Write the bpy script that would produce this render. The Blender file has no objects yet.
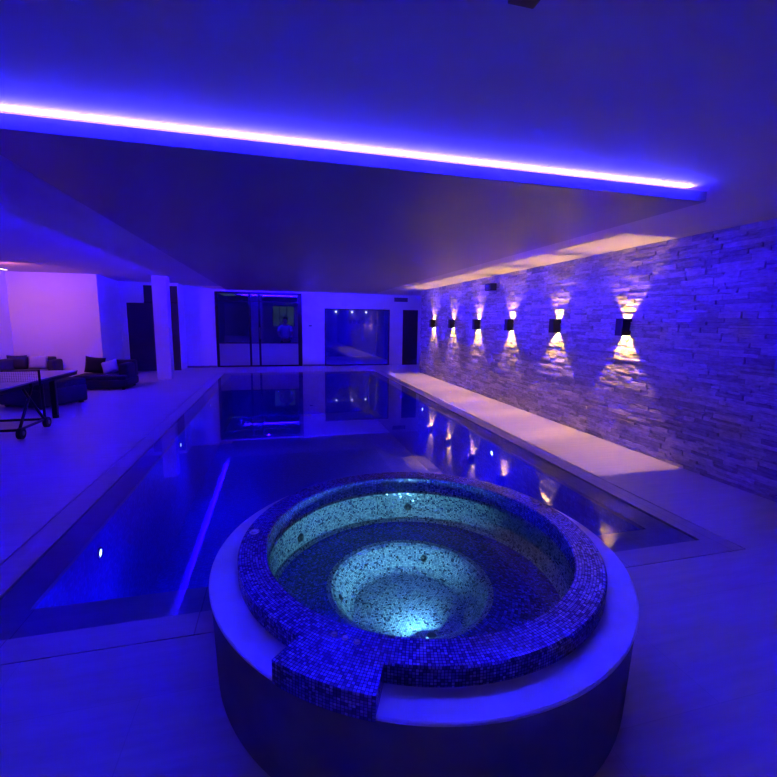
import bpy, bmesh, math, random
from mathutils import Vector, Matrix
random.seed(7)
PI = math.pi
sc = bpy.context.scene
COL = sc.collection

# ------------------------------------------------------------------ camera
cam = bpy.data.cameras.new('camera')
cam.sensor_fit = 'HORIZONTAL'; cam.sensor_width = 36
cam.lens = 424.56 / 777 * 36
cam.shift_x = 0.00356; cam.shift_y = -0.0076
cam.clip_start = 0.05; cam.clip_end = 200
co = bpy.data.objects.new('camera', cam); COL.objects.link(co)
yaw, pit, rol = math.radians(14.31), math.radians(8.169), math.radians(-0.724)
fw = Vector((math.sin(yaw)*math.cos(pit), math.cos(yaw)*math.cos(pit), -math.sin(pit)))
rt = Vector((math.cos(yaw), -math.sin(yaw), 0)); dn = fw.cross(rt)
r2 = math.cos(rol)*rt + math.sin(rol)*dn
d2 = -math.sin(rol)*rt + math.cos(rol)*dn
m = Matrix((( r2.x, -d2.x, -fw.x, 0), (r2.y, -d2.y, -fw.y, 0), (r2.z, -d2.z, -fw.z, 1.6), (0, 0, 0, 1)))
co.matrix_world = m
sc.camera = co

# ------------------------------------------------------------------ view, world
sc.view_settings.view_transform = 'Standard'
sc.view_settings.look = 'None'
sc.view_settings.exposure = 0
sc.view_settings.gamma = 1
sc.view_settings.use_curve_mapping = False
sc.cycles.use_denoising = True
sc.cycles.max_bounces = 10
sc.cycles.diffuse_bounces = 5
sc.cycles.glossy_bounces = 5
sc.cycles.transparent_max_bounces = 16
sc.cycles.sample_clamp_indirect = 150
w = bpy.data.worlds.new('dusk'); sc.world = w; w.use_nodes = True
w.node_tree.nodes['Background'].inputs[0].default_value = (0.14, 0.24, 0.55, 1)
w.node_tree.nodes['Background'].inputs[1].default_value = 0.25

# ------------------------------------------------------------------ light levels
BLUE = (0.010, 0.0003, 1.0)
BLUE_NEAR = (0.003, 0.0010, 1.0)
LAV = (0.85, 0.74, 1.0)
WARM = (1.0, 0.54, 0.10)
P_NEAR, P_LEFT, P_RIGHT, P_FAR = (440, 10), (230, 26), (180, 3), (210, 26)   # up, outwards     # blue watts per metre of cove tape
P_LAV = 1.35
P_WALL_UP, P_WALL_DN = 50.0, 98.0
P_LOUNGE = 13.0
P_TUB = 50.0

def area(name, loc, aim, sx, sy, power, color, spread=PI, up=None):
    l = bpy.data.lights.new(name, 'AREA'); l.shape = 'RECTANGLE'
    l.size = sx; l.size_y = sy; l.energy = power; l.color = color; l.spread = spread
    o = bpy.data.objects.new(name, l); COL.objects.link(o)
    z = -Vector(aim).normalized()
    x = Vector(up).normalized() if up else Vector((1, 0, 0))
    y = z.cross(x).normalized(); x = y.cross(z)
    M = Matrix((x, y, z)).transposed().to_4x4(); M.translation = Vector(loc)
    o.matrix_world = M
    return o

# room numbers (metres, floor at 0)
XW = 4.44; ZC = 2.574; ZL = 2.69; YF = 15.257; YFL = 14.45
SX0, SX1, SY0, SY1 = -1.442, 2.984, 2.525, 13.05
ZS, ZT = 2.474, 2.545
PX0, PX1, PY0, PY1 = -1.375, 2.824, 2.58, 13.25
GX0, GX1, GY0, GY1 = -1.58, 3.05, 2.333, 13.5
TC = Vector((0.682, 1.977, 0))

# blue cove tape on top of the hanging ceiling panel, one run per side
INS = 0.03; LZ = ZT + 0.010
def cove(name, a, b, out, zc, perm, lav, col=BLUE, spread=PI):
    a = Vector(a); b = Vector(b); L = (b-a).length; mid = (a+b)/2
    d = (b-a).normalized()
    o = Vector(out)
    area(name, mid, o*(0.15 if spread == PI else .02) + Vector((0, 0, 1)), L, 0.012, perm[0]*L, col, spread, up=d)
    area(name, mid + Vector((0, 0, .004)), o*1.2 + Vector((0, 0, 1)), L, 0.012, perm[1]*L, col, up=d)
    if lav:
        area(name, mid + Vector((0, 0, 0.006)) + o*0.004, o*0.9 + Vector((0, 0, 1)), L, 0.012, lav*L, LAV, PI, up=d)  # extra lavender light added to whiten the band; the tape itself is blue
cove('cove_near', (SX0+.12, SY0+INS, LZ), (SX1-.12, SY0+INS, LZ), (0, -1, 0), ZC, P_NEAR, P_LAV, BLUE_NEAR, math.radians(166))
cove('cove_far', (SX0+.12, SY1-INS, LZ), (SX1-.12, SY1-INS, LZ), (0, 1, 0), ZC, P_FAR, 0)
cove('cove_left', (SX0+INS, SY0+.12, LZ), (SX0+INS, SY1-.12, LZ), (-1, 0, 0), ZL, P_LEFT, 0)
cove('cove_right', (SX1-INS, SY0+.12, LZ), (SX1-INS, SY1-.12, LZ), (1, 0, 0), ZC, P_RIGHT, 0, BLUE, math.radians(168))

# ------------------------------------------------------------------ materials
def mat(name, color, rough=0.5, metal=0, spec=0.5, emit=None, es=0, bump=None, vary=None, coat=0):
    m = bpy.data.materials.new(name); m.use_nodes = True
    nt = m.node_tree; b = nt.nodes['Principled BSDF']
    b.inputs['Base Color'].default_value = (*color, 1)
    b.inputs['Roughness'].default_value = rough
    b.inputs['Metallic'].default_value = metal
    b.inputs['Specular IOR Level'].default_value = spec
    b.inputs['Coat Weight'].default_value = coat
    if emit:
        b.inputs['Emission Color'].default_value = (*emit, 1); b.inputs['Emission Strength'].default_value = es
    tc = nt.nodes.new('ShaderNodeTexCoord')
    if vary:
        sc_, amt = vary
        n = nt.nodes.new('ShaderNodeTexNoise'); n.inputs['Scale'].default_value = sc_; n.inputs['Detail'].default_value = 6
        nt.links.new(tc.outputs['Object'], n.inputs['Vector'])
        r = nt.nodes.new('ShaderNodeValToRGB')
        r.color_ramp.elements[0].position = .3; r.color_ramp.elements[1].position = .7
        r.color_ramp.elements[0].color = (*[c*(1-amt) for c in color], 1)
        r.color_ramp.elements[1].color = (*[min(1, c*(1+amt)) for c in color], 1)
        nt.links.new(n.outputs['Fac'], r.inputs[0]); nt.links.new(r.outputs[0], b.inputs['Base Color'])
    if bump:
        sc_, st, dist = bump
        n = nt.nodes.new('ShaderNodeTexNoise'); n.inputs['Scale'].default_value = sc_; n.inputs['Detail'].default_value = 8
        nt.links.new(tc.outputs['Object'], n.inputs['Vector'])
        bp = nt.nodes.new('ShaderNodeBump'); bp.inputs['Strength'].default_value = st; bp.inputs['Distance'].default_value = dist
        nt.links.new(n.outputs['Fac'], bp.inputs['Height']); nt.links.new(bp.outputs[0], b.inputs['Normal'])
    return m

M = {}
M['paint'] = mat('wall_paint', (.78, .76, .76), .55, bump=(60, .05, .002))
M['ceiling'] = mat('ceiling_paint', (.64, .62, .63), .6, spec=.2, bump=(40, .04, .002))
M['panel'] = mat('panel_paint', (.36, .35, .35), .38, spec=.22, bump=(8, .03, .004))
M['column'] = mat('column_plaster', (.62, .60, .62), .6, bump=(50, .08, .002))
M['dark'] = mat('dark_door', (.030, .030, .036), .5)
M['frame'] = mat('dark_metal_frame', (.02, .02, .025), .35, metal=.4)
M['black'] = mat('matt_black', (.012, .012, .014), .45)
M['grey'] = mat('grey_plastic', (.25, .25, .27), .4)
M['room_dark'] = mat('back_room_paint', (.30, .40, .42), .7)
M['room_mid'] = mat('back_room_panel', (.35, .35, .38), .5)
M['fabric_dark'] = mat('charcoal_weave', (.035, .035, .045), .9, bump=(180, .5, .003))
M['fabric_black'] = mat('black_weave', (.018, .018, .022), .9, bump=(180, .5, .003))
M['fabric_blue'] = mat('slate_weave', (.12, .12, .16), .9, bump=(180, .5, .003))
M['fabric_light'] = mat('pale_weave', (.48, .46, .5), .9, bump=(160, .5, .003))
M['towel'] = mat('white_towel', (.8, .8, .8), .95, bump=(90, .8, .006))
M['table'] = mat('table_top_grey', (.16, .17, .19), .3)
M['skin'] = mat('skin', (.45, .28, .2), .6)
M['shirt'] = mat('pale_shirt', (.75, .75, .8), .9)
M['shorts'] = mat('dark_shorts', (.02, .02, .03), .9)
M['hair'] = mat('dark_hair', (.02, .015, .012), .7)
M['chrome'] = mat('chrome', (.75, .75, .78), .15, metal=1)
M['drum'] = mat('tub_render', (.18, .22, .20), .75, bump=(90, .25, .003), vary=(5, .12))
M['ledge'] = mat('tub_ledge_stone', (.84, .82, .86), .5, bump=(70, .1, .002), vary=(9, .06))
M['gutter'] = mat('tub_gutter', (.09, .09, .10), .7)
M['leaf'] = mat('shrub_leaf', (.02, .035, .03), .8)
M['bark'] = mat('shrub_bark', (.08, .06, .04), .9)
M['grass'] = mat('outside_ground', (.03, .045, .045), .9, vary=(3, .4))
M['led_blue'] = mat('led_tape', (.8, .8, .8), .4, emit=(.25, .12, 1), es=6)
M['warm_emit'] = mat('warm_diffuser', (.9, .8, .6), .4, emit=(1, .62, .3), es=5)
M['warm_emit2'] = mat('warm_lens', (.9, .8, .6), .4, emit=(1, .66, .28), es=9)
M['down_emit'] = mat('downlight_lens', (.9, .9, .9), .4, emit=(.6, .6, 1), es=14)
M['pool_emit'] = mat('pool_lamp_lens', (.9, .9, .9), .4, emit=(.35, .5, 1), es=9)
M['tub_emit'] = mat('tub_lamp_lens', (.9, .9, .9), .4, emit=(.2, .8, 1), es=3)

def tile_floor(name, base, sx, sy, rough, streak=(1.2, 14), rot=0, amt=.10, mortar=.004, vary=.08, mcol=.6):
    m = bpy.data.materials.new(name); m.use_nodes = True; nt = m.node_tree; N = nt.nodes; L = nt.links
    b = N['Principled BSDF']; b.inputs['Roughness'].default_value = rough
    tc = N.new('ShaderNodeTexCoord'); mp = N.new('ShaderNodeMapping'); mp.inputs['Rotation'].default_value = (0, 0, rot)
    L.new(tc.outputs['Object'], mp.inputs[0])
    br = N.new('ShaderNodeTexBrick'); br.offset = .5; br.squash = 1
    br.inputs['Scale'].default_value = 1; br.inputs['Brick Width'].default_value = sx; br.inputs['Row Height'].default_value = sy
    br.inputs['Mortar Size'].default_value = mortar; br.inputs['Mortar Smooth'].default_value = .3
    br.inputs['Color1'].default_value = (*[c*(1-vary) for c in base], 1); br.inputs['Color2'].default_value = (*[min(1, c*(1+vary)) for c in base], 1)
    br.inputs['Mortar'].default_value = (*[c*mcol for c in base], 1)
    L.new(mp.outputs[0], br.inputs['Vector'])
    mp2 = N.new('ShaderNodeMapping'); mp2.inputs['Scale'].default_value = (streak[0], streak[1], 1); L.new(mp.outputs[0], mp2.inputs[0])
    n = N.new('ShaderNodeTexNoise'); n.inputs['Scale'].default_value = 1.5; n.inputs['Detail'].default_value = 9; n.inputs['Roughness'].default_value = .65
    L.new(mp2.outputs[0], n.inputs['Vector'])
    r = N.new('ShaderNodeValToRGB'); r.color_ramp.elements[0].position = .3; r.color_ramp.elements[1].position = .7
    r.color_ramp.elements[0].color = (1-amt*2, 1-amt*2, 1-amt*2, 1); r.color_ramp.elements[1].color = (1, 1, 1, 1)
    L.new(n.outputs['Fac'], r.inputs[0])
    mx = N.new('ShaderNodeMixRGB'); mx.blend_type = 'MULTIPLY'; mx.inputs[0].default_value = 1
    L.new(br.outputs['Color'], mx.inputs[1]); L.new(r.outputs[0], mx.inputs[2]); L.new(mx.outputs[0], b.inputs['Base Color'])
    bp = N.new('ShaderNodeBump'); bp.inputs['Strength'].default_value = .1; bp.inputs['Distance'].default_value = .002
    L.new(br.outputs['Fac'], bp.inputs['Height']); bp.invert = True; L.new(bp.outputs[0], b.inputs['Normal'])
    return m
M['floor'] = tile_floor('floor_tile', (.58, .54, .54), 1.2, .6, .38, mortar=.002, vary=.03, mcol=.8)
M['strip'] = tile_floor('deck_strip', (.50, .47, .47), .9, 5, .4)
M['coping'] = tile_floor('coping_stone', (.42, .39, .42), .9, 5, .5)
M['grout'] = mat('dark_groove', (.05, .05, .06), .8)

def mosaic(name, ramp, grout, rough=.15, gap=.09):
    """square glass tiles; the UV map counts tiles"""
    m = bpy.data.materials.new(name); m.use_nodes = True; nt = m.node_tree; N = nt.nodes; L = nt.links
    b = N['Principled BSDF']; b.inputs['Roughness'].default_value = rough
    uv = N.new('ShaderNodeUVMap')
    fl = N.new('ShaderNodeVectorMath'); fl.operation = 'FLOOR'; L.new(uv.outputs[0], fl.inputs[0])
    fr = N.new('ShaderNodeVectorMath'); fr.operation = 'FRACTION'; L.new(uv.outputs[0], fr.inputs[0])
    wn = N.new('ShaderNodeTexWhiteNoise'); wn.noise_dimensions = '2D'; L.new(fl.outputs[0], wn.inputs['Vector'])
    cr = N.new('ShaderNodeValToRGB'); cr.color_ramp.interpolation = 'CONSTANT'
    e = cr.color_ramp.elements
    e[0].position = 0; e[0].color = (*ramp[0][1], 1); e[1].position = ramp[1][0]; e[1].color = (*ramp[1][1], 1)
    for p, c in ramp[2:]:
        q = e.new(p); q.color = (*c, 1)
    L.new(wn.outputs['Value'], cr.inputs[0])
    sep = N.new('ShaderNodeSeparateXYZ'); L.new(fr.outputs[0], sep.inputs[0])
    def edge(o):
        a = N.new('ShaderNodeMath'); a.operation = 'SUBTRACT'; L.new(o, a.inputs[0]); a.inputs[1].default_value = .5
        c = N.new('ShaderNodeMath'); c.operation = 'ABSOLUTE'; L.new(a.outputs[0], c.inputs[0]); return c
    mxx = N.new('ShaderNodeMath'); mxx.operation = 'MAXIMUM'
    L.new(edge(sep.outputs[0]).outputs[0], mxx.inputs[0]); L.new(edge(sep.outputs[1]).outputs[0], mxx.inputs[1])
    gt = N.new('ShaderNodeMapRange'); gt.inputs[1].default_value = .5-gap-.03; gt.inputs[2].default_value = .5-gap+.03
    L.new(mxx.outputs[0], gt.inputs[0])
    mx = N.new('ShaderNodeMixRGB'); L.new(gt.outputs[0], mx.inputs[0]); L.new(cr.outputs[0], mx.inputs[1]); mx.inputs[2].default_value = (*grout, 1)
    L.new(mx.outputs[0], b.inputs['Base Color'])
    # every tile sits at its own slight tilt, so the rim glitters
    nm = N.new('ShaderNodeVectorMath'); nm.operation = 'SUBTRACT'; L.new(wn.outputs['Color'], nm.inputs[0]); nm.inputs[1].default_value = (.5, .5, .5)
    s2 = N.new('ShaderNodeVectorMath'); s2.operation = 'SCALE'; L.new(nm.outputs[0], s2.inputs[0]); s2.inputs['Scale'].default_value = .16
    ge = N.new('ShaderNodeNewGeometry'); ad = N.new('ShaderNodeVectorMath'); ad.operation = 'ADD'
    L.new(ge.outputs['Normal'], ad.inputs[0]); L.new(s2.outputs[0], ad.inputs[1])
    no = N.new('ShaderNodeVectorMath'); no.operation = 'NORMALIZE'; L.new(ad.outputs[0], no.inputs[0])
    bp = N.new('ShaderNodeBump'); bp.invert = True; bp.inputs['Strength'].default_value = .4; bp.inputs['Distance'].default_value = .002
    L.new(gt.outputs[0], bp.inputs['Height']); L.new(no.outputs[0], bp.inputs['Normal']); L.new(bp.outputs[0], b.inputs['Normal'])
    return m
M['mosaic'] = mosaic('tub_mosaic', [(0, (.015, .02, .05)), (.10, (.09, .11, .16)), (.22, (.17, .21, .26)), (.50, (.25, .30, .33)), (.80, (.34, .38, .40))], (.03, .04, .06), gap=.07)
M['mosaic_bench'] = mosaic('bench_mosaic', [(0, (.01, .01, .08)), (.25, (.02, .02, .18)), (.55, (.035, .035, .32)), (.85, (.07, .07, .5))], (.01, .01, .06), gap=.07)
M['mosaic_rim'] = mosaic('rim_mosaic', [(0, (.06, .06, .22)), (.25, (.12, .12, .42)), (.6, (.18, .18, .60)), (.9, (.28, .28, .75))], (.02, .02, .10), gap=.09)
M['pool_tile'] = mosaic('pool_mosaic', [(0, (.06, .09, .5)), (.3, (.08, .12, .6)), (.65, (.10, .15, .68)), (.92, (.12, .18, .74))], (.07, .10, .5), rough=.4)

def water_mat(name, tint, bump_s, bump_scale, total=False, ior=1.33):
    m = bpy.data.materials.new(name); m.use_nodes = True; nt = m.node_tree; N = nt.nodes; L = nt.links
    for n in list(N):
        if n.type == 'BSDF_PRINCIPLED': N.remove(n)
    out = N['Material Output']
    tr = N.new('ShaderNodeBsdfTransparent'); tr.inputs[0].default_value = (*tint, 1)
    gl = N.new('ShaderNodeBsdfGlossy'); gl.inputs['Roughness'].default_value = 0.0; gl.inputs[0].default_value = (1, 1, 1, 1)
    fr = N.new('ShaderNodeFresnel'); fr.inputs[0].default_value = ior
    tc = N.new('ShaderNodeTexCoord'); n = N.new('ShaderNodeTexNoise'); n.inputs['Scale'].default_value = bump_scale; n.inputs['Detail'].default_value = 2
    L.new(tc.outputs['Object'], n.inputs['Vector'])
    bp = N.new('ShaderNodeBump'); bp.inputs['Strength'].default_value = bump_s; bp.inputs['Distance'].default_value = .01
    L.new(n.outputs['Fac'], bp.inputs['Height']); L.new(bp.outputs[0], gl.inputs['Normal']); L.new(bp.outputs[0], fr.inputs['Normal'])
    mx = N.new('ShaderNodeMixShader'); L.new(fr.outputs[0], mx.inputs[0]); L.new(tr.outputs[0], mx.inputs[1]); L.new(gl.outputs[0], mx.inputs[2])
    if total:    # light that meets the surface at a low angle stays inside the water
        lw = N.new('ShaderNodeLayerWeight'); lw.inputs['Blend'].default_value = .5
        mr = N.new('ShaderNodeMapRange'); mr.inputs[1].default_value = 1-.375; mr.inputs[2].default_value = 1-.335
        L.new(lw.outputs['Facing'], mr.inputs[0])
        mm = N.new('ShaderNodeMath'); mm.operation = 'MAXIMUM'; L.new(fr.outputs[0], mm.inputs[0]); L.new(mr.outputs[0], mm.inputs[1])
        L.new(mm.outputs[0], mx.inputs[0])
    L.new(mx.outputs[0], out.inputs[0])
    return m
M['water'] = water_mat('pool_water', (.70, .80, .95), .004, 2.0, ior=1.40)
M['tub_water'] = water_mat('tub_water', (.90, .95, .97), .004, 5.0, True, 1.45)
def glass_mat(name, tint, ior=1.5):
    m = water_mat(name, tint, 0.0, 1.0)
    for n in m.node_tree.nodes:
        if n.type == 'FRESNEL': n.inputs[0].default_value = ior
    return m
M['glass'] = glass_mat('clear_glass', (.75, .78, .80), 1.6)
M['glass_dark'] = glass_mat('tinted_glass', (.45, .47, .50), 1.7)
M['glass_frost'] = mat('frosted_film', (.34, .34, .38), .35, spec=.6)

# stone veneer
def stone_mat():
    m = bpy.data.materials.new('split_stone'); m.use_nodes = True; nt = m.node_tree; N = nt.nodes; L = nt.links
    b = N['Principled BSDF']; b.inputs['Roughness'].default_value = .8
    at = N.new('ShaderNodeAttribute'); at.attribute_name = 'tone'
    r = N.new('ShaderNodeValToRGB'); r.color_ramp.elements[0].color = (.34, .32, .31, 1); r.color_ramp.elements[1].color = (.66, .61, .60, 1)
    L.new(at.outputs['Fac'], r.inputs[0])
    tc = N.new('ShaderNodeTexCoord'); n = N.new('ShaderNodeTexNoise'); n.inputs['Scale'].default_value = 14; n.inputs['Detail'].default_value = 9
    n.inputs['Roughness'].default_value = .65; L.new(tc.outputs['Object'], n.inputs['Vector'])
    mp = N.new('ShaderNodeMapping'); mp.inputs['Scale'].default_value = (1, 1, 3); L.new(tc.outputs['Object'], mp.inputs[0]); L.new(mp.outputs[0], n.inputs['Vector'])
    mr = N.new('ShaderNodeMapRange'); mr.inputs[1].default_value = .3; mr.inputs[2].default_value = .7; mr.inputs[3].default_value = .55; mr.inputs[4].default_value = 1.15
    L.new(n.outputs['Fac'], mr.inputs[0])
    mx = N.new('ShaderNodeVectorMath'); mx.operation = 'SCALE'; L.new(r.outputs[0], mx.inputs[0]); L.new(mr.outputs[0], mx.inputs['Scale'])
    L.new(mx.outputs[0], b.inputs['Base Color'])
    bp = N.new('ShaderNodeBump'); bp.inputs['Strength'].default_value = .7; bp.inputs['Distance'].default_value = .014
    L.new(n.outputs['Fac'], bp.inputs['Height']); L.new(bp.outputs[0], b.inputs['Normal'])
    return m
M['stone'] = stone_mat()

# ------------------------------------------------------------------ mesh helpers
def obj(name, bm, mt, parent=None, smooth=False, loc=None):
    me = bpy.data.meshes.new(name)
    bmesh.ops.recalc_face_normals(bm, faces=bm.faces)
    bm.to_mesh(me); bm.free()
    me.materials.append(M[mt] if isinstance(mt, str) else mt)
    if smooth:
        for p in me.polygons: p.use_smooth = True
    o = bpy.data.objects.new(name, me); COL.objects.link(o)
    if parent: o.parent = parent
    if loc: o.location = loc
    return o
def box(bm, x0, x1, y0, y1, z0, z1, bev=0):
    r = bmesh.ops.create_cube(bm, size=1)
    bmesh.ops.scale(bm, verts=r['verts'], vec=(x1-x0, y1-y0, z1-z0))
    bmesh.ops.translate(bm, verts=r['verts'], vec=((x0+x1)/2, (y0+y1)/2, (z0+z1)/2))
    if bev:
        es = list({e for v in r['verts'] for e in v.link_edges})
        bmesh.ops.bevel(bm, geom=es, offset=bev, segments=3, affect='EDGES', profile=.6)
    return r
def bxm(*a, **k):
    bm = bmesh.new(); box(bm, *a, **k); return bm
def tube(bm, a, b, r, seg=12, r1=None):
    a = Vector(a); b = Vector(b); d = b-a
    q = bmesh.ops.create_cone(bm, cap_ends=True, segments=seg, radius1=r, radius2=r if r1 is None else r1, depth=d.length)
    R = d.to_track_quat('Z', 'Y').to_matrix().to_4x4(); R.translation = (a+b)/2
    bmesh.ops.transform(bm, verts=q['verts'], matrix=R)
    return q
def tbm(*a, **k):
    bm = bmesh.new(); tube(bm, *a, **k); return bm
def tag(o, label=None, cat=None, group=None, kind=None):
    if label: o['label'] = label
    if cat: o['category'] = cat
    if group: o['group'] = group
    if kind: o['kind'] = kind
    return o
def thing(name, label, cat, loc=(0, 0, 0), rz=0, group=None):
    o = bpy.data.objects.new(name, None); COL.objects.link(o); o.location = loc; o.rotation_euler = (0, 0, rz)
    o.empty_display_size = .1
    return tag(o, label, cat, group)
def struct(name, bm, mt, parent=None, smooth=False):
    o = obj(name, bm, mt, parent, smooth)
    if not parent: o['kind'] = 'structure'
    return o

# ------------------------------------------------------------------ structure
# floor around the pool: room floor (a tiled ring), the deck strip, the sunk coping
def ring_bm(ox0, ox1, oy0, oy1, ix0, ix1, iy0, iy1, z0, z1):
    bm = bmesh.new()
    box(bm, ox0, ox1, oy0, iy0, z0, z1); box(bm, ox0, ox1, iy1, oy1, z0, z1)
    box(bm, ox0, ix0, iy0, iy1, z0, z1); box(bm, ix1, ox1, iy0, iy1, z0, z1)
    return bm
DX0, DX1, DY0, DY1 = -1.79, 3.26, 2.141, 13.7
struct('floor', ring_bm(-6.5, 5.4, -2.2, 19.5, DX0, DX1, DY0, DY1, -.12, 0), 'floor')
g = .008
struct('deck_strip', ring_bm(DX0+g, DX1-g, DY0+g, DY1-g, GX0-g, GX1+g, GY0-g, GY1+g, -.12, -.001), 'strip')
struct('deck_groove', ring_bm(DX0-.01, DX1+.01, DY0-.01, DY1+.01, GX0-.01, GX1+.01, GY0-.01, GY1+.01, -.16, -.012), 'grout')
struct('pool_coping', ring_bm(GX0, GX1, GY0, GY1, PX0, PX1, PY0, PY1, -.045, -.016), 'coping')
def uvbox_inside(name, x0, x1, y0, y1, z0, z1, mt, p):
    bm = bmesh.new(); uv = bm.loops.layers.uv.new('UVMap')
    def quad(pts, uvs):
        vs = [bm.verts.new(q) for q in pts]; f = bm.faces.new(vs)
        for l, u in zip(f.loops, uvs): l[uv].uv = (u[0]/p, u[1]/p)
    quad([(x0, y0, z0), (x1, y0, z0), (x1, y1, z0), (x0, y1, z0)], [(x0, y0), (x1, y0), (x1, y1), (x0, y1)])
    quad([(x0, y0, z0), (x0, y1, z0), (x0, y1, z1), (x0, y0, z1)], [(y0, z0), (y1, z0), (y1, z1), (y0, z1)])
    quad([(x1, y1, z0), (x1, y0, z0), (x1, y0, z1), (x1, y1, z1)], [(y1, z0), (y0, z0), (y0, z1), (y1, z1)])
    quad([(x1, y0, z0), (x0, y0, z0), (x0, y0, z1), (x1, y0, z1)], [(x1, z0), (x0, z0), (x0, z1), (x1, z1)])
    quad([(x0, y1, z0), (x1, y1, z0), (x1, y1, z1), (x0, y1, z1)], [(x0, z0), (x1, z0), (x1, z1), (x0, z1)])
    me = bpy.data.meshes.new(name); bm.to_mesh(me); bm.free(); me.materials.append(M[mt])
    o = bpy.data.objects.new(name, me); COL.objects.link(o); o['kind'] = 'structure'
    return o
uvbox_inside('pool_basin', PX0, PX1, PY0, PY1, -1.3, -.045, 'pool_tile', .03)

struct('wall_back', bxm(-6.5, 4.7, -2.2, -2.0, -.1, 2.9), 'paint')
struct('wall_left', bxm(-6.52, -6.32, -2.0, 14.6, -.1, 2.9), 'paint')
struct('wall_lounge', bxm(-6.32, -4.39, 12.42, 12.6, 0, ZL), 'paint')
# wall run behind the lounge, up to the far wall
def prism(bm, pts, z0, z1):
    lo = [bm.verts.new((x, y, z0)) for x, y in pts]; hi = [bm.verts.new((x, y, z1)) for x, y in pts]
    n = len(pts); bm.faces.new(lo[::-1]); bm.faces.new(hi)
    for i in range(n): bm.faces.new((lo[i], lo[(i+1) % n], hi[(i+1) % n], hi[i]))
def prism_bm(pts, z0, z1):
    bm = bmesh.new(); prism(bm, pts, z0, z1); return bm
struct('wall_passage', prism_bm([(-4.39, 12.6), (-4.55, 12.6), (-4.70, 14.45), (-4.54, 14.45)], 0, ZL), 'paint')
# far wall, left part (stands forward) with the dark door and transom
bm = bmesh.new()
box(bm, -4.8, -4.38, YFL, YFL+.15, 0, ZL); box(bm, -4.38, -2.95, YFL, YFL+.15, 2.60, ZL)
box(bm, -4.38, -3.90, YFL, YFL+.15, 2.07, 2.60)
box(bm, -2.95, -2.93, YFL, YF+.15, 0, ZL)
struct('wall_far_left', bm, 'paint')
# far wall, main part with the openings
bm = bmesh.new()
WZ = ZL+.1
box(bm, -2.95, -1.995, YF, YF+.15, 0, WZ)
box(bm, -1.995, .844, YF, YF+.15, 2.53, WZ)
box(bm, .844, 1.629, YF, YF+.15, 0, WZ)
box(bm, 1.629, 4.014, YF, YF+.15, 2.036, WZ)
box(bm, 4.014, 5.3, YF, YF+.15, 2.036, WZ)
box(bm, 4.014, 4.515, YF, YF+.15, 0, 2.036); box(bm, 5.105, 5.3, YF, YF+.15, 0, 2.036)
struct('wall_far', bm, 'paint')

# ceilings
bm = bmesh.new(); box(bm, -1.6, 5.4, -2.2, YF+4.2, ZC, ZC+.4)
struct('ceiling', bm, 'ceiling')
bm = bmesh.new(); box(bm, -6.55, -1.6, -2.2, YF+4.2, ZL, ZL+.3)
struct('ceiling_lounge', bm, 'ceiling')
# hanging panel over the pool with set-back core
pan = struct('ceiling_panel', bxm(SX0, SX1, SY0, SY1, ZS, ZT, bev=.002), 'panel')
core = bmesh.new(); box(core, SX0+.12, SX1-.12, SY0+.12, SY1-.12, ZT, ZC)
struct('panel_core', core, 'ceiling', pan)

# skirting along far wall
struct('baseboard_far', bxm(-2.93, -2.0, YF-.012, YF, 0, .06), 'grey')
struct('baseboard_far_middle', bxm(.86, 1.62, YF-.012, YF, 0, .06), 'grey')

# column
struct('column', bxm(-3.10, -2.755, 12.26, 12.6, 0, ZL, bev=.006), 'column')

# ------------------------------------------------------------------ stone wall
YE = 12.9          # the stone cladding ends here; a recess with a door follows
def stone_wall():
    bm = bmesh.new(); tone = bm.faces.layers.float.new('tone')
    rnd = random.Random(3)
    def stone(y0, y1, z0, z1, d):
        xs = XW - d
        j = lambda a: a*.6*(rnd.random()-.5)
        ymid = y0+(y1-y0)*(.35+.3*rnd.random())
        f = [(xs+j(.016), y0+.002, z0+.001+j(.004)), (xs+j(.016), ymid, z0+.001+j(.006)), (xs+j(.016), y1-.002, z0+.001+j(.004)),
             (xs+j(.016), y1-.002, z1-.001+j(.004)), (xs+j(.016), ymid, z1-.001+j(.006)), (xs+j(.016), y0+.002, z1-.001+j(.004))]
        b = [(XW+.01, p[1], p[2]) for p in f]
        F = [bm.verts.new(p) for p in f]; B = [bm.verts.new(p) for p in b]
        t = rnd.random()
        fs = [bm.faces.new((F[0], F[5], F[4], F[1])), bm.faces.new((F[1], F[4], F[3], F[2]))]
        for i in range(6):
            k = (i+1) % 6
            fs.append(bm.faces.new((F[i], F[k], B[k], B[i])))
        for q in fs: q[tone] = t
    z = 0.0
    while z < ZC-.01:
        h = rnd.choice([.03, .038, .045, .052, .062])
        if z+h > ZC-.03: h = ZC-z
        y = -2.0-rnd.random()*.2
        while y < YE:
            L = rnd.choice([.10, .14, .2, .26, .32, .4])*(.8+.4*rnd.random())
            y1 = min(y+L, YE)
            base = rnd.choice([.020, .024, .027, .030, .033, .040])+rnd.random()*.004
            if rnd.random() < .3 and h > .044:
                k = h*(.35+.3*rnd.random())
                stone(y, y1, z, z+k, base); stone(y, y1, z+k, z+h, rnd.choice([.022, .026, .029, .034]))
            else:
                stone(y, y1, z, z+h, base)
            y = y1
            if y >= YE-.02: break
        z += h
    o = struct('wall_right', bm, 'stone')
    return o
stone_wall()
struct('wall_right_core', bxm(XW, XW+.15, -2.0, YE, 0, ZC), 'grout')
bm = bmesh.new(); box(bm, 5.25, 5.4, YE, YF+.15, 0, ZC); box(bm, XW+.15, 5.4, YE-.15, YE, 0, ZC)
struct('wall_recess', bm, 'paint')

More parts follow.
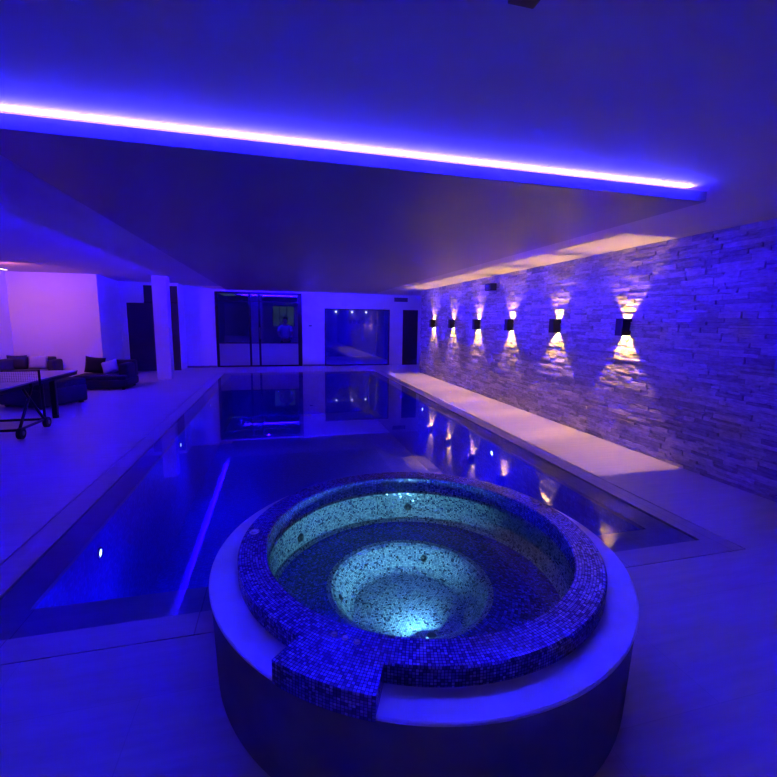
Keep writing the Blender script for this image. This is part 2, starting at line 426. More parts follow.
# ------------------------------------------------------------------ far wall openings
# left dark door + transom
d = struct('door_1', bxm(-4.38, -2.95, YFL+.03, YFL+.09, 0, 2.07), 'dark')
struct('door_leaf', bxm(-4.34, -3.68, YFL+.015, YFL+.03, .02, 2.03, bev=.003), 'dark', d)
struct('door_leaf', bxm(-3.66, -3.0, YFL+.015, YFL+.03, .02, 2.03, bev=.003), 'dark', d)
struct('door_handle', tbm((-3.72, YFL-.02, 1.0), (-3.72, YFL-.02, 1.25), .011), 'frame', d)
w_ = struct('window_1', bxm(-3.9, -2.95, YFL+.05, YFL+.09, 2.07, 2.6), 'dark')
struct('window_frame', bxm(-3.9, -2.95, YFL+.02, YFL+.05, 2.07, 2.11), 'frame', w_)
# glass partition / sliding doors
FX0, FX1, FZ = -1.995, .844, 2.53
bm = bmesh.new()
for a, b in ((FX0, FX0+.09), (FX1-.14, FX1)): box(bm, a, b, YF+.02, YF+.10, 0, FZ)
box(bm, FX0, FX1, YF+.02, YF+.10, FZ-.07, FZ); box(bm, FX0, FX1, YF+.02, YF+.10, 0, .05)
d2_ = struct('door_2', bm, 'frame')
for a, b in ((-.93, -.86), (-.62, -.55)):
    struct('mullion', bxm(a, b, YF+.03, YF+.09, .05, FZ-.07), 'frame', d2_)
struct('transom_bar', bxm(FX0+.09, FX1-.14, YF+.03, YF+.09, 2.20, 2.235), 'frame', d2_)
struct('lower_rail', bxm(FX0+.09, FX1-.14, YF+.035, YF+.085, .80, .83), 'frame', d2_)
for a, b in ((FX0+.09, -.93), (-.86, -.62), (-.55, FX1-.14)):
    struct('glass_pane', bxm(a, b, YF+.052, YF+.064, .83, FZ-.07), 'glass', d2_)
    struct('lower_pane', bxm(a, b, YF+.052, YF+.064, .05, .80), 'glass_frost', d2_)
struct('door_pull', tbm((-.58, YF+.0, .95), (-.58, YF+.0, 1.35), .012), 'chrome', d2_)
# dark window to the gym
bm = bmesh.new(); wx0, wx1, wz = 1.629, 4.014, 2.036
box(bm, wx0, wx0+.03, YF+.01, YF+.12, 0, wz); box(bm, wx1-.03, wx1, YF+.01, YF+.12, 0, wz)
box(bm, wx0, wx1, YF+.01, YF+.12, wz-.03, wz); box(bm, wx0, wx1, YF+.01, YF+.12, 0, .03)
w2 = struct('window_2', bm, 'frame')
struct('glass_pane', bxm(wx0+.03, wx1-.03, YF+.04, YF+.052, .03, wz-.03), 'glass_dark', w2)
# narrow dark door at the stone wall
d3 = struct('door_3', bxm(4.515, 5.105, YF+.02, YF+.08, 0, 2.036), 'dark')
struct('door_trim', bxm(4.515, 4.545, YF-.006, YF+.02, 0, 2.036), 'frame', d3)
struct('door_handle', tbm((4.62, YF-.02, 1.0), (4.72, YF-.02, 1.0), .011), 'frame', d3)

# rooms behind the glass
bm = bmesh.new()
box(bm, -2.2, 1.1, 19.3, 19.45, 0, 1.35); box(bm, -2.2, -.2, 19.3, 19.45, 1.35, 2.6); box(bm, .75, 1.1, 19.3, 19.45, 1.35, 2.6); box(bm, -.2, .75, 19.3, 19.45, 2.2, 2.6)
box(bm, -2.3, -2.15, YF+.15, 19.45, 0, 2.6); box(bm, 1.1, 1.25, YF+.15, 19.45, 0, 2.6)
struct('wall_sauna_lobby', bm, 'room_dark')
bm = bmesh.new(); box(bm, 1.25, 4.45, 19.3, 19.45, 0, 2.6); box(bm, 4.45, 4.6, YF+.15, 19.45, 0, 2.57); struct('wall_gym', bm, 'room_dark')
struct('pillar_lobby', bxm(-1.05, -.55, 17.3, 17.6, 0, 2.57), 'room_mid')
struct('wall_counter', bxm(-2.1, -1.0, 18.4, 18.7, 0, .95), 'room_mid')
w3 = struct('window_3', bxm(-.2, .75, 19.36, 19.37, 1.35, 2.2), 'glass')
for x in (-.2, .10, .40, .715): struct('window_mullion', bxm(x, x+.035, 19.33, 19.36, 1.35, 2.2), 'frame', w3)
struct('ground_outside', bxm(-8, 8, 19.5, 34, -.1, -.02), 'grass')

# ------------------------------------------------------------------ LED tapes (visible fittings)
def led(a, b, label, c):
    bm = bmesh.new()
    x0, x1 = min(a[0], b[0]), max(a[0], b[0]); y0, y1 = min(a[1], b[1]), max(a[1], b[1])
    box(bm, x0-.008, x1+.008, y0-.008, y1+.008, ZT, ZT+.004)
    o = obj('light_strip', bm, 'led_blue'); tag(o, label, 'light strip', None)
led((SX0+.12, SY0+.05), (SX1-.12, SY0+.05), 'blue light strip hidden on the near edge of the hanging ceiling panel', 0)
led((SX0+.12, SY1-.05), (SX1-.12, SY1-.05), 'blue light strip hidden on the far edge of the hanging ceiling panel', 0)
led((SX0+.05, SY0+.12), (SX0+.05, SY1-.12), 'blue light strip hidden on the left edge of the hanging ceiling panel', 0)
led((SX1-.05, SY0+.12), (SX1-.05, SY1-.12), 'blue light strip hidden on the right edge of the hanging ceiling panel', 0)

# ------------------------------------------------------------------ water
def water():
    bm = bmesh.new()
    n = 64
    # sheet with the round notch where the tub stands
    pts = [(GX0, GY0)]
    R = 1.015
    dy = GY0-TC.y; hx = math.sqrt(R*R-dy*dy)
    a0 = math.atan2(dy, -hx); a1 = math.atan2(dy, hx)
    for i in range(n+1):
        t = a0+(a1-a0)*i/n
        pts.append((TC.x+R*math.cos(t), TC.y+R*math.sin(t)))
    pts += [(GX1, GY0), (GX1, GY1), (GX0, GY1)]
    vs = [bm.verts.new((x, y, -.006)) for x, y in pts]
    f = bm.faces.new(vs); f.normal_update()
    if f.normal.z < 0: f.normal_flip()
    bm2 = bm; bmesh.ops.triangulate(bm2, faces=[f])
    me = bpy.data.meshes.new('pool_water'); bm.to_mesh(me); bm.free(); me.materials.append(M['water'])
    o = bpy.data.objects.new('pool_water', me); COL.objects.link(o)
    tag(o, 'still dark blue water filling the long indoor pool', 'water', None, 'stuff')
water()

# ------------------------------------------------------------------ hot tub
def lathe(prof, p, seg=128, a0=0, a1=2*PI, center=(0, 0)):
    """prof: list of (r, z); UV counts tiles of size p"""
    bm = bmesh.new(); uv = bm.loops.layers.uv.new('UVMap')
    full = abs(a1-a0-2*PI) < 1e-6
    N = seg if full else seg+1
    rings = []
    for r, z in prof:
        if r < 1e-6:
            v = bm.verts.new((center[0], center[1], z)); rings.append([v]*N)
        else:
            rings.append([bm.verts.new((center[0]+r*math.cos(a0+(a1-a0)*i/seg), center[1]+r*math.sin(a0+(a1-a0)*i/seg), z)) for i in range(N)])
    s = 0
    for k in range(len(prof)-1):
        (ra, za), (rb, zb) = prof[k], prof[k+1]
        ds = math.hypot(rb-ra, zb-za); nt = max(1, round((ra+rb)/2*(a1-a0)/p))
        rows = max(1, round(ds/p)) if ds > p*.6 else ds/p
        for i in range(seg):
            j = (i+1) % N
            q = [rings[k][i], rings[k][j], rings[k+1][j], rings[k+1][i]]
            us = [(i/seg*nt, s), ((i+1)/seg*nt, s), ((i+1)/seg*nt, s+rows), (i/seg*nt, s+rows)]
            u2 = []; qq = []
            for v, u in zip(q, us):
                if v not in qq: qq.append(v); u2.append(u)
            if len(qq) < 3: continue
            try: f = bm.faces.new(qq)
            except ValueError: continue
            for l in f.loops: l[uv].uv = u2[qq.index(l.vert)]
        s = math.ceil(s+rows)+7
    return bm
TP = .0115
tub = thing('hot_tub', 'round raised whirlpool tub with blue mosaic rim standing at the near end of the pool', 'hot tub', (TC.x, TC.y, 0))
RR, RI = .885, .755
ZLG, ZR, WL, BZ = .45, .52, .41, .205
WC = (-.02, .05)                                # foot well centre in the tub
obj('outer_wall', lathe([(.972, .0), (.985, .02), (1.0, .41), (1.0, .435)], .05, 160), 'drum', tub, True)
obj('ledge', lathe([(1.0, .435), (1.006, .437), (1.007, .446), (1.002, .45), (.88, .45)], .05, 160), 'ledge', tub)
rim = lathe([(RR, ZLG-.004), (RR, ZR-.007), (RR-.006, ZR), (RI+.006, ZR), (RI, ZR-.007), (RI, .43)], TP, 192)
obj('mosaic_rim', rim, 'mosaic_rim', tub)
A0, A1 = math.radians(224.2), math.radians(244.9)
def shelf():
    bm = bmesh.new(); uv = bm.loops.layers.uv.new('UVMap')
    n = 14; ri, ro, zt, zb = RR-.004, 1.010, ZR+.0006, ZLG-.016
    def P(r, i, z): a = A0+(A1-A0)*i/n; return (r*math.cos(a), r*math.sin(a), z)
    def quad(ps, us):
        f = bm.faces.new([bm.verts.new(p) for p in ps])
        for l, u in zip(f.loops, us): l[uv].uv = u
    nt = round(.95*(A1-A0)/TP); rows = round((ro-ri)/TP); h = round((zt-zb)/TP)
    for i in range(n):
        u0, u1 = i/n*nt, (i+1)/n*nt
        quad([P(ri, i, zt), P(ro, i, zt), P(ro, i+1, zt), P(ri, i+1, zt)], [(u0, 0), (u0, rows), (u1, rows), (u1, 0)])
        quad([P(ro, i, zt), P(ro, i, zb), P(ro, i+1, zb), P(ro, i+1, zt)], [(u0, 20), (u0, 20+h), (u1, 20+h), (u1, 20)])
        quad([P(ri, i, zb), P(ri, i+1, zb), P(ro, i+1, zb), P(ro, i, zb)], [(0, 0)]*4)
    for i in (0, n):
        quad([P(ri, i, zt), P(ri, i, zb), P(ro, i, zb), P(ro, i, zt)], [(0, 40), (0, 40+h), (rows, 40+h), (rows, 40)])
    bmesh.ops.remove_doubles(bm, verts=bm.verts, dist=.0002)
    return bm
obj('control_shelf', shelf(), 'mosaic_rim', tub)
obj('basin_wall', lathe([(RI-.001, .43), (RI-.002, BZ+.02), (RI-.012, BZ)], TP*.85, 160), 'mosaic', tub)
def basin():
    prof = [(.445, BZ), (.42, BZ-.004), (.40, BZ-.018), (.345, .085), (.32, .068), (.30, .062)]
    bm = lathe(prof, TP*.85, 128)
    uv = bm.loops.layers.uv.active
    hub = bmesh.ops.create_circle(bm, cap_ends=True, segments=128, radius=.302)
    for v in hub['verts']: v.co.z = .062
    for f in bm.faces:
        if len(f.verts) > 10:
            for l in f.loops: l[uv].uv = (l.vert.co.x/TP/.85, l.vert.co.y/TP/.85)
    for v in bm.verts:
        r = math.hypot(v.co.x, v.co.y)
        if r < .5: v.co.x += WC[0]; v.co.y += WC[1]
    return bm
obj('foot_well', basin(), 'mosaic', tub)
def bench():
    bm = lathe([(RI-.012, BZ), (.60, BZ), (.445, BZ)], TP, 128)
    for v in bm.verts:
        if math.hypot(v.co.x, v.co.y) < .5: v.co.x += WC[0]; v.co.y += WC[1]
    return bm
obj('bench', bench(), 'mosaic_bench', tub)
bm = bmesh.new(); bmesh.ops.create_circle(bm, cap_ends=True, segments=96, radius=RI-.0015)
for v in bm.verts: v.co.z = WL
for f in bm.faces:
    f.normal_update()
    if f.normal.z < 0: f.normal_flip()
me = bpy.data.meshes.new('tub_water'); bm.to_mesh(me); bm.free(); me.materials.append(M['tub_water'])
o = bpy.data.objects.new('tub_water', me); COL.objects.link(o); o.parent = tub; o['kind'] = 'stuff'
# fittings
def disc_ring(r, h, seg=24):
    bm = bmesh.new()
    b2 = lathe([(r, 0), (r, h*.7), (r*.85, h), (r*.6, h*.8), (r*.55, h*.3), (0, h*.45)], .01, seg); return b2
for x, y in ((.167, 1.336), (.201, 1.310), (.238, 1.281)):
    obj('control_button', disc_ring(.0125, .006), 'chrome', tub, True, (x-TC.x, y-TC.y, ZR))
for deg in (168.6, 11.5):
    obj('air_dial', disc_ring(.026, .012), 'chrome', tub, True, (.835*math.cos(math.radians(deg)), .835*math.sin(math.radians(deg)), ZR))
def jet(loc, nrm, r=.022):
    bm = lathe([(r, 0), (r, .006), (r*.8, .010), (r*.65, .004), (0, .003)], .01, 20)
    o = obj('water_jet', bm, 'frame', tub, True, loc)
    o.rotation_euler = Vector(nrm).to_track_quat('Z', 'Y').to_euler()
for ang, z in ((140, .30), (76, .31)):
    a = math.radians(ang); jet(((RI-.004)*math.cos(a), (RI-.004)*math.sin(a), z), (-math.cos(a), -math.sin(a), 0), .026)
for ang, r in ((58, .02), (172, .02), (84, .009), (118, .009)):
    a = math.radians(ang); jet((WC[0]+.372*math.cos(a), WC[1]+.372*math.sin(a), .13), (-math.cos(a), -math.sin(a), .45), r)
# lamp low in the foot well, facing the far side
la = math.radians(272)
lx, ly = WC[0]+.325*math.cos(la), WC[1]+.325*math.sin(la)
lamp = obj('underwater_lamp', lathe([(.024, 0), (.024, .008), (.018, .012), (0, .012)], .01, 24), 'frame', tub, True, (WC[0]+.362*math.cos(la), WC[1]+.362*math.sin(la), .115))
lamp.rotation_euler = Vector((-math.cos(la), -math.sin(la), .3)).to_track_quat('Z', 'Y').to_euler()
def spot(name, loc, aim, energy, color, ang, blend=.3, rad=.01):
    l = bpy.data.lights.new(name, 'SPOT'); l.energy = energy; l.color = color; l.spot_size = ang; l.spot_blend = blend; l.shadow_soft_size = rad
    o = bpy.data.objects.new(name, l); COL.objects.link(o); o.location = loc
    o.rotation_euler = Vector(aim).to_track_quat('-Z', 'Y').to_euler(); return o
for dz, vr in ((-.014, .030), (.012, .022)):  # small discs added to cut the tub lamp's beam above and below
    v = obj('added_beam_blocker', lathe([(vr, -.001), (vr, .001), (0, .001)], .01, 24), 'frame', lamp)
    v.parent = tub; v.location = (lx, ly, .122+dz)
spot('tub_light', TC+Vector((lx, ly, .122)), (-math.cos(la)-.10, -math.sin(la), .22), P_TUB, (.20, .66, 1.0), math.radians(120), 1.0, .002)

# ------------------------------------------------------------------ wall lamps
def wall_lamp_parts(root):
    # open square tube: light leaves only through the two square mouths
    w, h, t = .057, .11, .006     # half width along wall, depth, half height
    bm = bmesh.new()
    x1, x0 = -.035+.083, -.035-.062
    box(bm, x0, x0+t, -w, w, -h, h); box(bm, x1-t, x1, -w, w, -h, h)
    box(bm, x0+t, x1-t, -w, -w+t, -h, h); box(bm, x0+t, x1-t, w-t, w, -h, h)
    box(bm, x0+t, x1-t, -w+t, w-t, -.008, .008)
    obj('lamp_housing', bm, 'black', root)
    obj('wall_plate', bxm(.048, .062, -.04, .04, -.07, .07), 'black', root)
    for s in (1, -1):
        bm = bmesh.new(); box(bm, -.050, -.020, -.012, .012, .008*s if s > 0 else -.02, .02 if s > 0 else -.008)
        obj('lamp_lens', bm, 'warm_emit2', root)
LY = [4.62+1.411*i for i in range(6)]
names = ['nearest the camera', 'second from the camera', 'third from the camera', 'fourth from the camera', 'fifth from the camera', 'farthest from the camera']
root0 = None
for i, y in enumerate(LY):
    lab = 'black up and down light on the stone wall, ' + names[i]
    if i == 0:
        root0 = thing('wall_lamp', lab, 'wall lamp', (XW-.07, y, 1.567), 0, 'up and down lights along the stone wall')
        wall_lamp_parts(root0)
    else:
        r = root0.copy(); COL.objects.link(r); r.location = (XW-.07, y, 1.567); r['label'] = lab
        for ch in list(root0.children):
            c = ch.copy(); COL.objects.link(c); c.parent = r
    xl = XW-.07-.035
    for s, p in ((1, P_WALL_UP), (-1, P_WALL_DN)):
        l = bpy.data.lights.new('wall_light', 'SPOT'); l.energy = p; l.spot_size = math.radians(100); l.spot_blend = 0; l.color = WARM; l.shadow_soft_size = .002
        q = bpy.data.objects.new('wall_light', l); COL.objects.link(q); q.location = (xl, y, 1.567+s*.029)
        if s > 0: q.rotation_euler = (PI, 0, 0)

# ------------------------------------------------------------------ pool lamps
pl = [((PX0, 3.51), -.20, 1, 'small round underwater pool light on the left pool wall, nearest the camera'),
      ((PX0, 6.37), -.17, 1, 'small round underwater pool light on the left pool wall, level with the column reflection'),
      ((PX0, 9.2), -.14, 1, 'small round underwater pool light on the left pool wall, farthest along'),
      ((PX1, 5.1), -.17, -1, 'small round underwater pool light on the right pool wall, the nearer one'),
      ((PX1, 8.0), -.15, -1, 'small round underwater pool light on the right pool wall, the farther one')]
for (x, y), z, s, lab in pl:
    t = thing('pool_lamp', lab, 'pool light', (x, y, z), 0, 'underwater lights in the pool walls')
    b = obj('lamp_ring', lathe([(.045, 0), (.045, .01), (.034, .014), (.032, .004)], .01, 24), 'chrome', t, True)
    b.rotation_euler = (0, s*PI/2, 0)
    b = obj('lamp_lens', lathe([(.032, .002), (.022, .008), (0, .011)], .01, 24), 'pool_emit', t, True)
    b.rotation_euler = (0, s*PI/2, 0)
    l = bpy.data.lights.new('pool_light', 'POINT'); l.energy = 11; l.color = (.01, .005, 1); l.shadow_soft_size = .03
    q = bpy.data.objects.new('pool_light', l); COL.objects.link(q); q.location = (x+s*.50, y, z-.35)

# ------------------------------------------------------------------ small wall and ceiling fittings
t = thing('wall_speaker', 'small black speaker on a bracket high on the stone wall', 'speaker', (4.33, 8.15, 2.33))
bm = bxm(-.11, .03, -.13, .13, -.075, .075, bev=.02); obj('speaker_body', bm, 'black', t)
bm = bxm(-.118, -.11, -.11, .11, -.06, .06, bev=.003); obj('speaker_grille', bm, 'frame', t)
obj('bracket', tbm((.02, 0, 0), (.10, 0, .0), .014), 'black', t)
t = thing('ceiling_sensor', 'small black square fitting on the ceiling above the camera', 'sensor', (.745, 1.275, ZC))
obj('sensor_body', bxm(-.045, .045, -.035, .035, -.014, 0, bev=.005), 'black', t)
obj('sensor_lens', tbm((0, 0, -.012), (0, 0, -.018), .016, seg=20), 'frame', t)
t = thing('air_vent', 'slim grey air vent high on the far wall above the narrow door', 'air vent', (4.43, YF-.012, 2.40))
obj('vent_frame', bxm(-.26, .26, 0, .012, -.075, .075), 'grey', t)
for k in range(4): obj('slat', bxm(-.24, .24, -.012, 0, -.06+k*.034, -.045+k*.034), 'frame', t)
t = thing('thermostat', 'small wall thermostat between the glass doors and the dark window', 'thermostat', (1.13, YF-.02, 1.42))
obj('housing', bxm(-.10, .10, 0, .02, -.035, .035, bev=.004), 'paint', t)
obj('display', bxm(-.06, .05, -.004, 0, -.018, .018), 'frame', t)
for x, nm in ((2.568, 'left'), (3.294, 'middle'), (3.94, 'right')):
    t = thing('spotlight', 'small bright spotlight seen through the dark window, %s of three' % nm, 'spotlight', (x, 19.24, 2.01), 0, 'spotlights behind the dark window')
    a_ = obj('trim_ring', lathe([(.06, 0), (.06, -.02), (.045, -.024), (.04, 0)], .01, 24), 'grey', t); a_.rotation_euler = (-PI/2, 0, 0)
    a_ = obj('lens', lathe([(.042, -.010), (0, -.018)], .01, 24), 'down_emit', t); a_.rotation_euler = (-PI/2, 0, 0)
for x, y, e in ((2.7, 15.62, 700), (-.4, 15.62, 60)):  # blue fill added out of sight so the dark glass looks blue
    l = bpy.data.lights.new('added_blue_fill', 'POINT'); l.energy = e; l.color = BLUE; l.shadow_soft_size = .03
    q = bpy.data.objects.new('added_blue_fill', l); COL.objects.link(q); q.location = (x, y, 2.54)
# warm linear lamp of the lounge
t = thing('linear_lamp', 'warm white linear ceiling light over the lounge at the left edge', 'ceiling light', (-5.95, 11.0, ZL))
obj('lamp_body', bxm(-.03, .03, -.75, .75, -.03, 0), 'grey', t)
obj('diffuser', bxm(-.024, .024, -.74, .74, -.036, -.03), 'warm_emit', t)
area('lounge_light', (-5.5, 10.3, ZL-.12), (.10, 1, -.55), .8, .10, P_LOUNGE, (1.0, .24, .40), math.radians(150))

# ------------------------------------------------------------------ lounge furniture
def cushion_bm(w, h, d, rnd=.35, seg=10):
    """pillow in the XZ plane, plump in y"""
    bm = bmesh.new(); g = []
    for s in (1, -1):
        grid = [[None]*(seg+1) for _ in range(seg+1)]
        for i in range(seg+1):
            for j in range(seg+1):
                u, v = i/seg*2-1, j/seg*2-1
                e = (1-abs(u)**3.0)*(1-abs(v)**3.0)
                k = 1-.05*(1-abs(v)**2)*abs(u)**4
                kk = 1-.05*(1-abs(u)**2)*abs(v)**4
                grid[i][j] = bm.verts.new((u*w/2*k, s*d/2*(e**.55 if e > 0 else 0), (v+1)*h/2*kk))
        for i in range(seg):
            for j in range(seg):
                bm.faces.new((grid[i][j], grid[i+1][j], grid[i+1][j+1], grid[i][j+1]))
    bmesh.ops.remove_doubles(bm, verts=bm.verts, dist=.0005)
    return bm
def cushion(label, loc, rz, tilt, w, h, mt, group=None, roll=0):
    o = obj('cushion', cushion_bm(w, h, .15), mt, None, True); o.location = loc
    o.rotation_euler = (tilt, roll, rz); tag(o, label, 'cushion', group); return o
# corner sofa
t = thing('sofa', 'dark low corner sofa against the end wall of the lounge', 'sofa', (-5.78, 11.95, 0))
bm = bmesh.new(); box(bm, -.50, .52, -.45, .40, .05, .28, bev=.03); obj('base', bm, 'fabric_dark', t)
obj('chaise', bxm(-.50, .16, -1.75, -.46, .05, .28, bev=.03), 'fabric_dark', t)
obj('seat_cushion', bxm(-.30, .38, -.43, .18, .28, .36, bev=.035), 'fabric_blue', t)
obj('seat_cushion', bxm(-.30, .15, -1.73, -.45, .28, .36, bev=.035), 'fabric_blue', t)
obj('backrest', bxm(-.50, .40, .19, .40, .26, .64, bev=.05), 'fabric_dark', t)
obj('backrest', bxm(-.50, -.31, -1.75, .18, .26, .62, bev=.05), 'fabric_dark', t)
obj('armrest', bxm(.39, .53, -.10, .40, .06, .58, bev=.06), 'fabric_dark', t)
for fx, fy in ((-.44, -1.68), (.10, -1.68), (.45, -.38), (.45, .33), (-.44, .33)): obj('foot', bxm(fx-.03, fx+.03, fy-.03, fy+.03, 0, .06), 'black', t)
cushion('dark square cushion on the far sofa, left of the pale cushion', (-6.06, 11.94, .365), 0, -.2, .42, .34, 'fabric_dark')
cushion('pale grey square cushion leaning on the far sofa', (-5.62, 11.94, .365), .05, -.2, .40, .32, 'fabric_light')
# upholstered block
t = thing('ottoman', 'large dark upholstered block seat beyond the table tennis table', 'ottoman', (-4.22, 9.09, 0), math.radians(-30))
obj('body', bxm(-.5, .5, -.45, .45, .03, .36, bev=.05), 'fabric_dark', t)
obj('seat_pad', bxm(-.495, .495, -.445, .445, .34, .47, bev=.05), 'fabric_dark', t)
for sx in (-.42, .42):
    for sy in (-.36, .36): obj('foot', bxm(sx-.03, sx+.03, sy-.03, sy+.03, 0, .04), 'black', t)
# lounge seat near the column
t = thing('lounge_chair', 'low black upholstered lounge chair between the end wall corner and the column', 'lounge chair', (-3.86, 11.05, 0))
obj('base', bxm(-.56, .55, -.45, .45, .04, .24, bev=.07), 'fabric_black', t)
obj('seat_cushion', bxm(-.53, .53, -.44, .22, .23, .33, bev=.045), 'fabric_black', t)
obj('backrest', bxm(.0, .54, .24, .45, .22, .62, bev=.06), 'fabric_black', t)
obj('armrest', bxm(.34, .54, -.30, .25, .22, .58, bev=.06), 'fabric_black', t)
for sx in (-.46, .45):
    for sy in (-.36, .36): obj('foot', bxm(sx-.03, sx+.03, sy-.03, sy+.03, 0, .05), 'black', t)
cushion('black cushion standing at the left of the black lounge chair', (-4.14, 11.15, .335), -.10, -.12, .44, .38, 'fabric_black', roll=.10)
cushion('pale blue cushion leaning on the black lounge chair', (-3.73, 11.00, .345), .05, -.40, .34, .32, 'fabric_light', roll=-.30)
# table tennis table
t = thing('table_tennis_table', 'grey folding table tennis table on wheels cut by the left picture edge', 'table', (-3.92, 6.51, 0))
for s in (1, -1):
    obj('tabletop', bxm(-.76, .76, .006 if s > 0 else -1.37, 1.37 if s > 0 else -.006, .735, .757, bev=.003), 'table', t)
    bm = bmesh.new()
    y0, y1 = (.03, 1.36) if s > 0 else (-1.36, -.03)
    box(bm, -.75, -.72, y0, y1, .69, .735); box(bm, .72, .75, y0, y1, .69, .735)
    box(bm, -.72, .72, y0, y0+.03, .69, .735); box(bm, -.72, .72, y1-.03, y1, .69, .735)
    obj('apron', bm, 'frame', t)
    for x in (-.45, .43):
        obj('leg', bxm(x-.035, x+.035, s*1.28-.03, s*1.28+.03, .04, .70), 'black', t)
        obj('leg_foot', tbm((x, s*1.28, 0), (x, s*1.28, .05), .045, seg=16), 'black', t)
bm = bmesh.new()
for x in (-.58, .58):
    for a, b in (((x, -.03, .10), (x, .42, .70)), ((x, .63, .10), (x, .10, .70)), ((x, -.03, .12), (x, .63, .12)), ((x, .63, .10), (x, .63, .70))):
        tube(bm, a, b, .018)
for y in (-.03, .63): tube(bm, (-.58, y, .12), (.58, y, .12), .018)
obj('undercarriage', bm, 'frame', t)
for x in (-.60, .60):
    for y in (-.03, .63):
        wb = bmesh.new(); tube(wb, (x-.025, y, .075), (x+.025, y, .075), .075, seg=28); wh = obj('wheel', wb, 'black', t)
        obj('hub_cap', tbm((x+.025, y, .075), (x+.032, y, .075), .03, seg=18), 'grey', wh)
        wh['label'] = 'black caster wheel with grey hub'
bm = bmesh.new(); box(bm, -.86, .86, -.005, .005, .895, .91)
for k in range(69): box(bm, -.85+k*.025, -.8485+k*.025, -.001, .001, .76, .895)
for k in range(6): box(bm, -.85, .85, -.001, .001, .765+k*.022, .7665+k*.022)
obj('net', bm, 'frame', t)
for x in (-.86, .86): obj('net_post', tbm((x, 0, .70), (x, 0, .915), .014), 'black', t)
def folded(name, label, loc, w, d, h):
    bm = bmesh.new(); 
    for k in range(3): box(bm, -w/2+k*.006, w/2-k*.006, -d/2+k*.005, d/2-k*.004, k*h/3, (k+1)*h/3-.002, bev=h/3*.35)
    o = obj(name, bm, 'towel', None, True); o.location = loc; tag(o, label, 'towel'); return o
folded('towel', 'folded white towel on the far end of the table tennis table', (-4.30, 7.62, .757), .34, .22, .055)

# ------------------------------------------------------------------ person behind the glass doors
def skin(name, joints, edges, mt, parent):
    me = bpy.data.meshes.new(name)
    me.from_pydata([j[:3] for j in joints], edges, [])
    o = bpy.data.objects.new(name, me); COL.objects.link(o)
    md = o.modifiers.new('skin', 'SKIN')
    for v, j in zip(me.skin_vertices[0].data, joints): v.radius = (j[3], j[4] if len(j) > 4 else j[3])
    me.skin_vertices[0].data[0].use_root = True
    s = o.modifiers.new('sub', 'SUBSURF'); s.levels = 2; s.render_levels = 2
    me.materials.append(M[mt]); o.parent = parent
    dg = bpy.context.evaluated_depsgraph_get(); dg.update()
    m2 = bpy.data.meshes.new_from_object(o.evaluated_get(dg)); o.modifiers.clear(); o.data = m2
    for p in m2.polygons: p.use_smooth = True
    return o
pr = thing('person', 'person in a pale top and dark shorts standing behind the glass doors', 'person', (.28, 15.95, 0), math.radians(8))
J = [(0, 0, .92, .13, .10), (0, 0, 1.08, .12, .09), (0, -.01, 1.28, .15, .10), (0, 0, 1.42, .07, .06), (0, -.01, 1.50, .05), (0, -.02, 1.58, .085, .095), (0, -.02, 1.66, .075, .085),
     (.17, 0, 1.38, .05), (.25, -.02, 1.12, .038), (.20, -.18, .98, .03), (.17, -.25, .97, .035, .02),
     (-.17, 0, 1.38, .05), (-.25, -.02, 1.12, .038), (-.20, -.18, .98, .03), (-.17, -.25, .97, .035, .02),
     (.09, 0, .84, .085), (.10, -.01, .50, .055), (.10, .02, .10, .035), (.11, -.12, .035, .035),
     (-.09, 0, .84, .085), (-.10, -.01, .50, .055), (-.10, .02, .10, .035), (-.11, -.12, .035, .035)]
Eg = [(0, 1), (1, 2), (2, 3), (3, 4), (4, 5), (5, 6), (3, 7), (7, 8), (8, 9), (9, 10), (3, 11), (11, 12), (12, 13), (13, 14), (0, 15), (15, 16), (16, 17), (17, 18), (0, 19), (19, 20), (20, 21), (21, 22)]
skin('body', J, Eg, 'skin', pr)
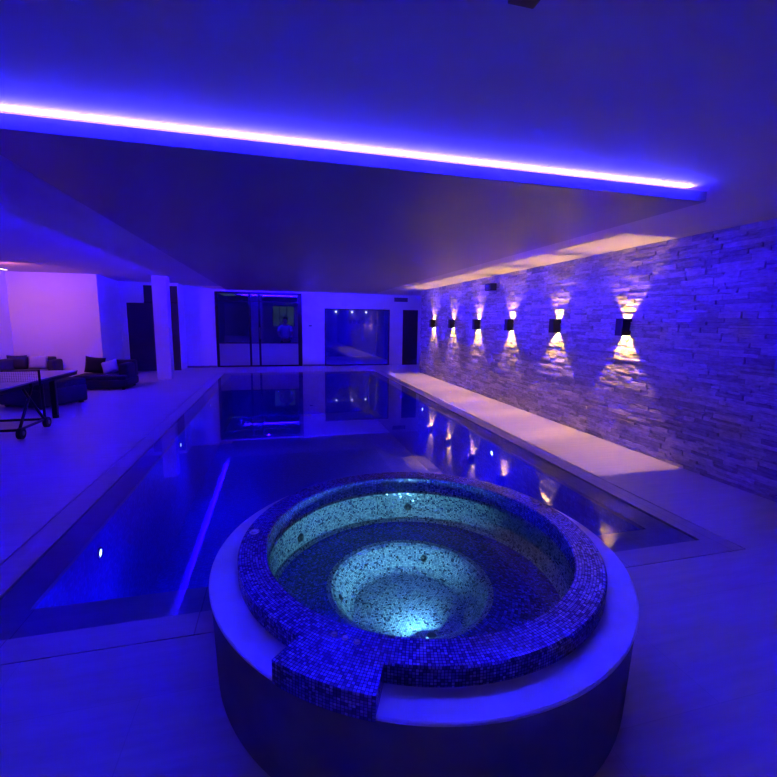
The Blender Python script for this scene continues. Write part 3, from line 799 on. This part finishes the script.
Js = [(0, 0, .90, .165, .125), (0, 0, 1.08, .155, .12), (0, -.01, 1.28, .18, .125), (0, 0, 1.41, .09, .08), (.18, 0, 1.36, .07), (.25, -.01, 1.18, .062), (-.18, 0, 1.36, .07), (-.25, -.01, 1.18, .062)]
skin('t_shirt', Js, [(0, 1), (1, 2), (2, 3), (3, 4), (4, 5), (3, 6), (6, 7)], 'shirt', pr)
Jp = [(0, 0, .93, .15, .12), (.095, 0, .80, .105), (.105, 0, .55, .09), (-.095, 0, .80, .105), (-.105, 0, .55, .09)]
skin('shorts', Jp, [(0, 1), (1, 2), (0, 3), (3, 4)], 'shorts', pr)
bm = bmesh.new(); bmesh.ops.create_uvsphere(bm, u_segments=20, v_segments=14, radius=1)
for v in list(bm.verts):
    if v.co.y < -.45 and v.co.z < .45 or v.co.z < -.5: bm.verts.remove(v)
for v in bm.verts: v.co = Vector((v.co.x*.098, v.co.y*.112-.01, v.co.z*.12+1.645))
obj('hair', bm, 'hair', pr, True)

# shrub outside the lobby window
def shrub(loc, h, label):
    t = thing('shrub', label, 'shrub', loc)
    obj('stem', tbm((0, 0, 0), (0, 0, h*.5), .04, r1=.02), 'bark', t)
    bm = bmesh.new(); rnd = random.Random(int(h*100))
    for k in range(500):
        a, b = rnd.random()*2*PI, math.acos(2*rnd.random()-1); r = .5*h*(.6+.4*rnd.random())
        c = Vector((r*.8*math.sin(b)*math.cos(a), r*.8*math.sin(b)*math.sin(a), h*.55+r*.9*math.cos(b)))
        q = Matrix.Rotation(rnd.random()*6, 3, Vector((rnd.random(), rnd.random(), 1)).normalized())
        s = .07
        bm.faces.new([bm.verts.new(c+q @ Vector(p)) for p in ((-s, 0, 0), (0, -s*.4, s*.3), (s, 0, 0), (0, s*.4, s*.3))])
    obj('foliage', bm, 'leaf', t)
shrub((-.2, 21.5, -.02), 2.2, 'dark leafy shrub seen through the glass doors, the taller one')
shrub((.9, 22.5, -.02), 1.5, 'dark leafy shrub seen through the glass doors, the shorter one')
